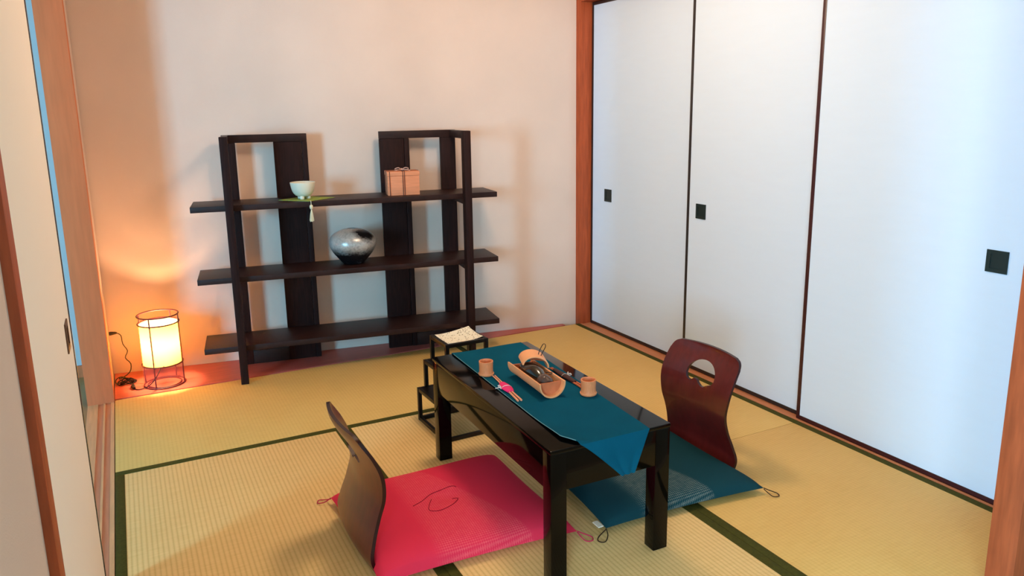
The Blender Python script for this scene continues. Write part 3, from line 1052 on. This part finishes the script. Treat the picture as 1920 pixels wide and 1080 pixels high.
bd = thing('dark_wrapped_bundle', 'dark glossy green-black wrapped bundle lying in the bamboo trough', 'bundle', (1.352, -1.955, ZT), -0.057)
b = bmesh.new()
NB = 22
pts = []; rr = []
for k in range(NB + 1):
    f = k / NB
    pts.append((-0.004 + 0.004 * math.sin(f * 5), 0.070 + 0.160 * f, 0.0385 + 0.004 * math.sin(f * 3)))
    rr.append(0.031 * max(0.12, math.sin(PI * min(1, max(0.0, 0.03 + f * 0.94)))) ** 0.55)
tube(b, pts, rr, 20)
link('bundle_body', b, DARKGL, bd)
b = bmesh.new()
pts = [(0.004 + 0.003 * math.sin(k), 0.034 + 0.007 * k, 0.034 + 0.002 * math.cos(k)) for k in range(9)]
tube(b, pts, [0.012, 0.019, 0.024, 0.026, 0.026, 0.026, 0.024, 0.022, 0.018], 16)
link('cellophane_wrap', b, WRAP, bd)
b = bmesh.new()
tube(b, smooth_path([(0.010, 0.05, 0.064), (0.018, 0.042, 0.068), (0.022, 0.050, 0.070), (0.014, 0.058, 0.068), (0.008, 0.066, 0.066)], 5), 0.0012, 6)
link('string', b, CORDB, bd)

ld = thing('bamboo_cover', 'short arched bamboo cover with a wire loop leaning on the trough', 'cover', (1.3764, -1.7962, 0.4840), 0.0)
ld.rotation_euler = (-0.004, 0.190, -0.326)
ld.scale = (1, 1, 0.70)
b = bmesh.new()
half_shell(b, BR - 0.004, BR + 0.001, 0, 0.090, -0.05, PI + 0.05, 0.0)
link('arched_shell', b, BAMBOO, ld)
b = bmesh.new()
half_shell(b, 0.0, BR - 0.0035, 0.070, 0.074, 0.0, PI, 0.0)
link('node_wall', b, BAMBOO_IN, ld)
b = bmesh.new()
zz = BR
tube(b, smooth_path([(0.010, 0.036, zz - 0.004), (0.012, 0.038, zz + 0.018), (0.022, 0.052, zz + 0.044), (0.029, 0.055, zz + 0.052), (0.034, 0.049, zz + 0.042), (0.024, 0.036, zz + 0.014), (0.018, 0.030, zz - 0.006)], 6), 0.0015, 8)
link('wire_loop', b, CORDB, ld)

# ------------------------------------------------------------------ stepped stand
sd = thing('stepped_stand', 'black openwork stepped display stand behind the low table', 'stand', (1.238, -1.252, 0), 0.03)
LV = ((0.0, 0.275, 0.0, 0.295, 0.0, 0.155), (0.035, 0.275, 0.060, 0.295, 0.155, 0.280), (0.070, 0.275, 0.116, 0.295, 0.280, 0.388))
tk = 0.0165
for li, (a, b2, c, d, z0, z1) in enumerate(LV):
    zb = z0 + 0.0004
    for x0 in (a, b2 - tk):
        for y0 in (c, d - tk):
            bx('post', STANDW, x0, x0 + tk, y0, y0 + tk, zb, z1 - (0.0 if li == 2 else 0.001), sd, 0.001)
    f = bmesh.new()
    for zz0, zz1 in ((zb, z0 + tk), (z1 - tk, z1 - 0.001)):
        if li > 0 and zz0 == zb:
            continue
        box(f, a + tk, b2 - tk, c + 0.001, c + tk - 0.001, zz0, zz1)
        box(f, a + tk, b2 - tk, d - tk + 0.001, d - 0.001, zz0, zz1)
        box(f, a + 0.001, a + tk - 0.001, c + tk, d - tk, zz0, zz1)
        box(f, b2 - tk + 0.001, b2 - 0.001, c + tk, d - tk, zz0, zz1)
    link('rail_frame', f, STANDW, sd, 0.0008)
    bx('step_top', STANDW, a + tk, b2 - tk, c + tk, d - tk, z1 - 0.012, z1 - (0.002 if li < 2 else 0.008), sd)

pp = thing('paper_sheet', 'white dark-speckled paper sheet curling on the top of the stepped stand', 'paper', (1.238, -1.252, 0), 0.03)
b = bmesh.new()


def pf(i, j):
    x = 0.089 + 0.168 * i
    y = 0.134 + 0.143 * j
    z = 0.3822 + 0.0145 * (abs(j - 0.35) / 0.65) ** 2 * (0.4 + 0.6 * i) + 0.010 * (abs(i - 0.4) / 0.6) ** 2.2 + 0.0015 * math.sin(i * 6 + j * 4)
    return (x, y, z)


grid(b, 22, 22, pf)
thicken(b, 0.0012)
link('sheet', b, speckle_mat(), pp)

# ------------------------------------------------------------------ legless chairs (zaisu)
ZK = [(0.0, 0.014, 0.190), (0.05, 0.000, 0.193), (0.10, 0.012, 0.184), (0.165, 0.036, 0.174), (0.23, 0.054, 0.178), (0.30, 0.048, 0.188), (0.36, 0.026, 0.190), (0.437, -0.012, 0.184)]


def interp(z, k):
    if z <= ZK[0][0]:
        return ZK[0][k]
    for i in range(len(ZK) - 1):
        a, b_ = ZK[i], ZK[i + 1]
        if z <= b_[0]:
            t = (z - a[0]) / (b_[0] - a[0])
            p0 = ZK[max(i - 1, 0)][k]; p3 = ZK[min(i + 2, len(ZK) - 1)][k]
            p1, p2 = a[k], b_[k]
            return 0.5 * (2 * p1 + (p2 - p0) * t + (2 * p0 - 5 * p1 + 4 * p2 - p3) * t * t + (3 * p1 - p0 - 3 * p2 + p3) * t ** 3)
    return ZK[-1][k]


def chair_back():
    top = 0.440
    outer = []
    zs = [0.004 + (top - 0.035 - 0.004) * i / 40 for i in range(41)]
    for z in zs:
        outer.append((interp(z, 2), z))
    r = 0.034
    w_ = interp(top, 2)
    for k in range(1, 9):
        a = k / 9 * PI / 2
        outer.append((w_ - r + r * math.cos(a), top - r + r * math.sin(a)))
    for k in range(0, 13):
        x = (w_ - r) * (1 - k / 6)
        outer.append((x, top + 0.008 * (1 - (x / w_) ** 2)))
    for k in range(1, 9):
        a = PI / 2 + k / 9 * PI / 2
        outer.append((-(w_ - r) + r * math.cos(a), top - r + r * math.sin(a)))
    for z in zs[::-1]:
        outer.append((-interp(z, 2), z))
    hole = []
    hw = 0.076
    for k in range(21):
        a = k / 20 * PI
        hole.append((hw * math.cos(a), 0.332 + 0.062 * math.sin(a) ** 0.9))
    hole += [(-0.072, 0.318), (-0.062, 0.309), (-0.050, 0.306), (-0.040, 0.312), (-0.030, 0.319), (-0.015, 0.316), (-0.006, 0.306), (0.010, 0.297), (0.026, 0.298), (0.036, 0.306), (0.050, 0.312), (0.066, 0.318)]

    def fn(u, z, d):
        # local +x faces the table; sheet curved around the sitter
        px = interp(z, 1)
        c = -0.030 * (1 - (u / 0.19) ** 2) * (0.45 + 0.55 * min(1, z / 0.25))
        return (px + c + 0.018 + d, u, z)
    return cdt_sheet(outer, [hole], 0.0125, fn, 0.0115)


def chair(label, loc, rz):
    t = thing('legless_floor_chair', label, 'floor chair', loc, rz, group='legless floor chairs at the table')
    bm = chair_back()
    bo = link('backrest', bm, MAHOG, t, smooth=40)
    bo.data.materials.append(MAHEDGE)
    # seat board: continues the back forward under the cushion
    bm = bmesh.new()
    prof = [(0.030, 0.020), (0.034, 0.011), (0.044, 0.0065), (0.07, 0.0055), (0.38, 0.0055), (0.40, 0.0055)]
    n = 12
    V0, V1 = [], []
    for x, z in prof:
        V0.append([bm.verts.new((x, -0.188 + 0.376 * k / n, z - 0.0050)) for k in range(n + 1)])
        V1.append([bm.verts.new((x, -0.188 + 0.376 * k / n, z + 0.0050)) for k in range(n + 1)])
    for i in range(len(prof) - 1):
        for k in range(n):
            bm.faces.new([V0[i][k + 1], V0[i][k], V0[i + 1][k], V0[i + 1][k + 1]])
            bm.faces.new([V1[i][k], V1[i][k + 1], V1[i + 1][k + 1], V1[i + 1][k]])
        for k in (0, n):
            bm.faces.new([V0[i][k], V1[i][k], V1[i + 1][k], V0[i + 1][k]])
    for k in range(n):
        bm.faces.new([V0[0][k], V0[0][k + 1], V1[0][k + 1], V1[0][k]])
        bm.faces.new([V0[-1][k], V1[-1][k], V1[-1][k + 1], V0[-1][k + 1]])
    link('seat', bm, MAHOG, t)
    return t


chair('red-brown legless floor chair at the left of the table, behind the pink cushion', (0.676, -1.812, 0.0006), 0.0)
chair('red-brown legless floor chair at the right of the table, behind the blue cushion', (2.118, -1.845, 0.0006), PI + 0.03)


# ------------------------------------------------------------------ floor cushions
covers = []


def cushion(name_label, corners, m, hgt, base, cord_m, tassel_ids, cx, cy, squeeze=None):
    """corners: far-left, near-left, near-right, far-right (world xy)"""
    t = thing('floor_cushion', name_label, 'cushion', (cx, cy, 0), 0.0, group='square floor cushions at the table')
    C = [Vector((c[0] - cx, c[1] - cy)) for c in corners]

    def pos(i, j):
        u, v_ = 2 * i - 1, 2 * j - 1
        # edges pull inwards a little between the corners
        ii = i - 0.020 * u * (1 - v_ ** 2) * (abs(u) ** 3)
        jj = j - 0.022 * v_ * (1 - u ** 2) * (abs(v_) ** 3)
        a = C[0].lerp(C[3], ii); b_ = C[1].lerp(C[2], ii)
        p = a.lerp(b_, jj)
        return p

    def height(i, j):
        u, v_ = 2 * i - 1, 2 * j - 1
        e = max(0.0, (1 - abs(u) ** 4.5)) ** 0.42 * max(0.0, (1 - abs(v_) ** 4.5)) ** 0.42
        dip = 1 - 0.16 * math.exp(-((u / 0.16) ** 2 + (v_ / 0.16) ** 2))
        wob = 1 + 0.05 * math.sin(3.1 * u + 1.3) * math.cos(2.7 * v_ + 0.4)
        return hgt * e * dip * wob

    def top(i, j):
        p = pos(i, j)
        return Vector((p.x, p.y, base + 0.022 + height(i, j)))

    def bot(i, j):
        p = pos(i, j)
        u, v_ = 2 * i - 1, 2 * j - 1
        e = max(0.0, (1 - abs(u) ** 6)) ** 0.7 * max(0.0, (1 - abs(v_) ** 6)) ** 0.7
        return Vector((p.x, p.y, base + 0.022 - 0.0215 * e))
    n = 56
    bm = bmesh.new()
    T = [[bm.verts.new(top(i / n, j / n)) for j in range(n + 1)] for i in range(n + 1)]
    B = [[T[i][j] if i in (0, n) or j in (0, n) else bm.verts.new(bot(i / n, j / n)) for j in range(n + 1)] for i in range(n + 1)]
    for i in range(n):
        for j in range(n):
            bm.faces.new([T[i][j], T[i + 1][j], T[i + 1][j + 1], T[i][j + 1]])
            bm.faces.new([B[i][j + 1], B[i + 1][j + 1], B[i + 1][j], B[i][j]])
    cov = link('cushion_cover', bm, m, t, smooth=70)
    covers.append(cov)
    for k in tassel_ids:
        i, j = ((0, 0), (0, 1), (1, 1), (1, 0))[k]
        p = top(i, j)
        d = Vector((p.x, p.y)).normalized()
        s_ = Vector((-d.y, d.x))
        bm = bmesh.new()
        pts = [p, p + Vector((d.x * 0.018 + s_.x * 0.012, d.y * 0.018 + s_.y * 0.012, -0.012)), Vector((p.x + d.x * 0.046 + s_.x * 0.012, p.y + d.y * 0.046 + s_.y * 0.012, 0.0035)),
               Vector((p.x + d.x * 0.052 - s_.x * 0.008, p.y + d.y * 0.052 - s_.y * 0.008, 0.0035)), Vector((p.x + d.x * 0.03 - s_.x * 0.016, p.y + d.y * 0.03 - s_.y * 0.016, 0.004)), p - Vector((0, 0, 0.004))]
        tube(bm, smooth_path(pts, 6), 0.0018, 6)
        link('corner_loop', bm, cord_m, cov)
    return t, top


cp, ctop = cushion('rose pink square floor cushion at the left side of the table', [(0.690, -1.515), (0.690, -2.085), (1.345, -2.120), (1.350, -1.500)], PINK, 0.060, 0.0010, PINKC, (0, 2), 1.02, -1.805)
# the near-left chair edge tucks into the cushion; its embroidered thread figure
b = bmesh.new()


def on(i, j):
    return ctop(i, j) + Vector((0, 0, 0.0008))


for seq in ([(0.31, 0.52), (0.37, 0.49), (0.43, 0.44), (0.49, 0.42), (0.56, 0.41), (0.58, 0.43)], [(0.42, 0.49), (0.385, 0.555), (0.37, 0.61), (0.42, 0.635), (0.50, 0.60), (0.545, 0.55), (0.52, 0.53)]):
    tube(b, smooth_path([on(i, j) for i, j in seq], 6), 0.0010, 5)
link('thread_figure', b, STITCH, covers[0], label='dark red thread figure')
cb, btop = cushion('deep teal square floor cushion at the right side of the table', [(1.470, -1.600), (1.437, -2.150), (2.085, -2.200), (2.095, -1.600)], BLUE, 0.050, 0.0010, DARKC, (1, 2), 1.77, -1.88)
b = bmesh.new()
box(b, 1.420 - 1.77, 1.440 - 1.77, -2.132 + 1.88, -2.096 + 1.88, 0.0190, 0.0225)
link('care_tag', b, TAG, covers[1], label='small white tag sewn to the cushion edge')
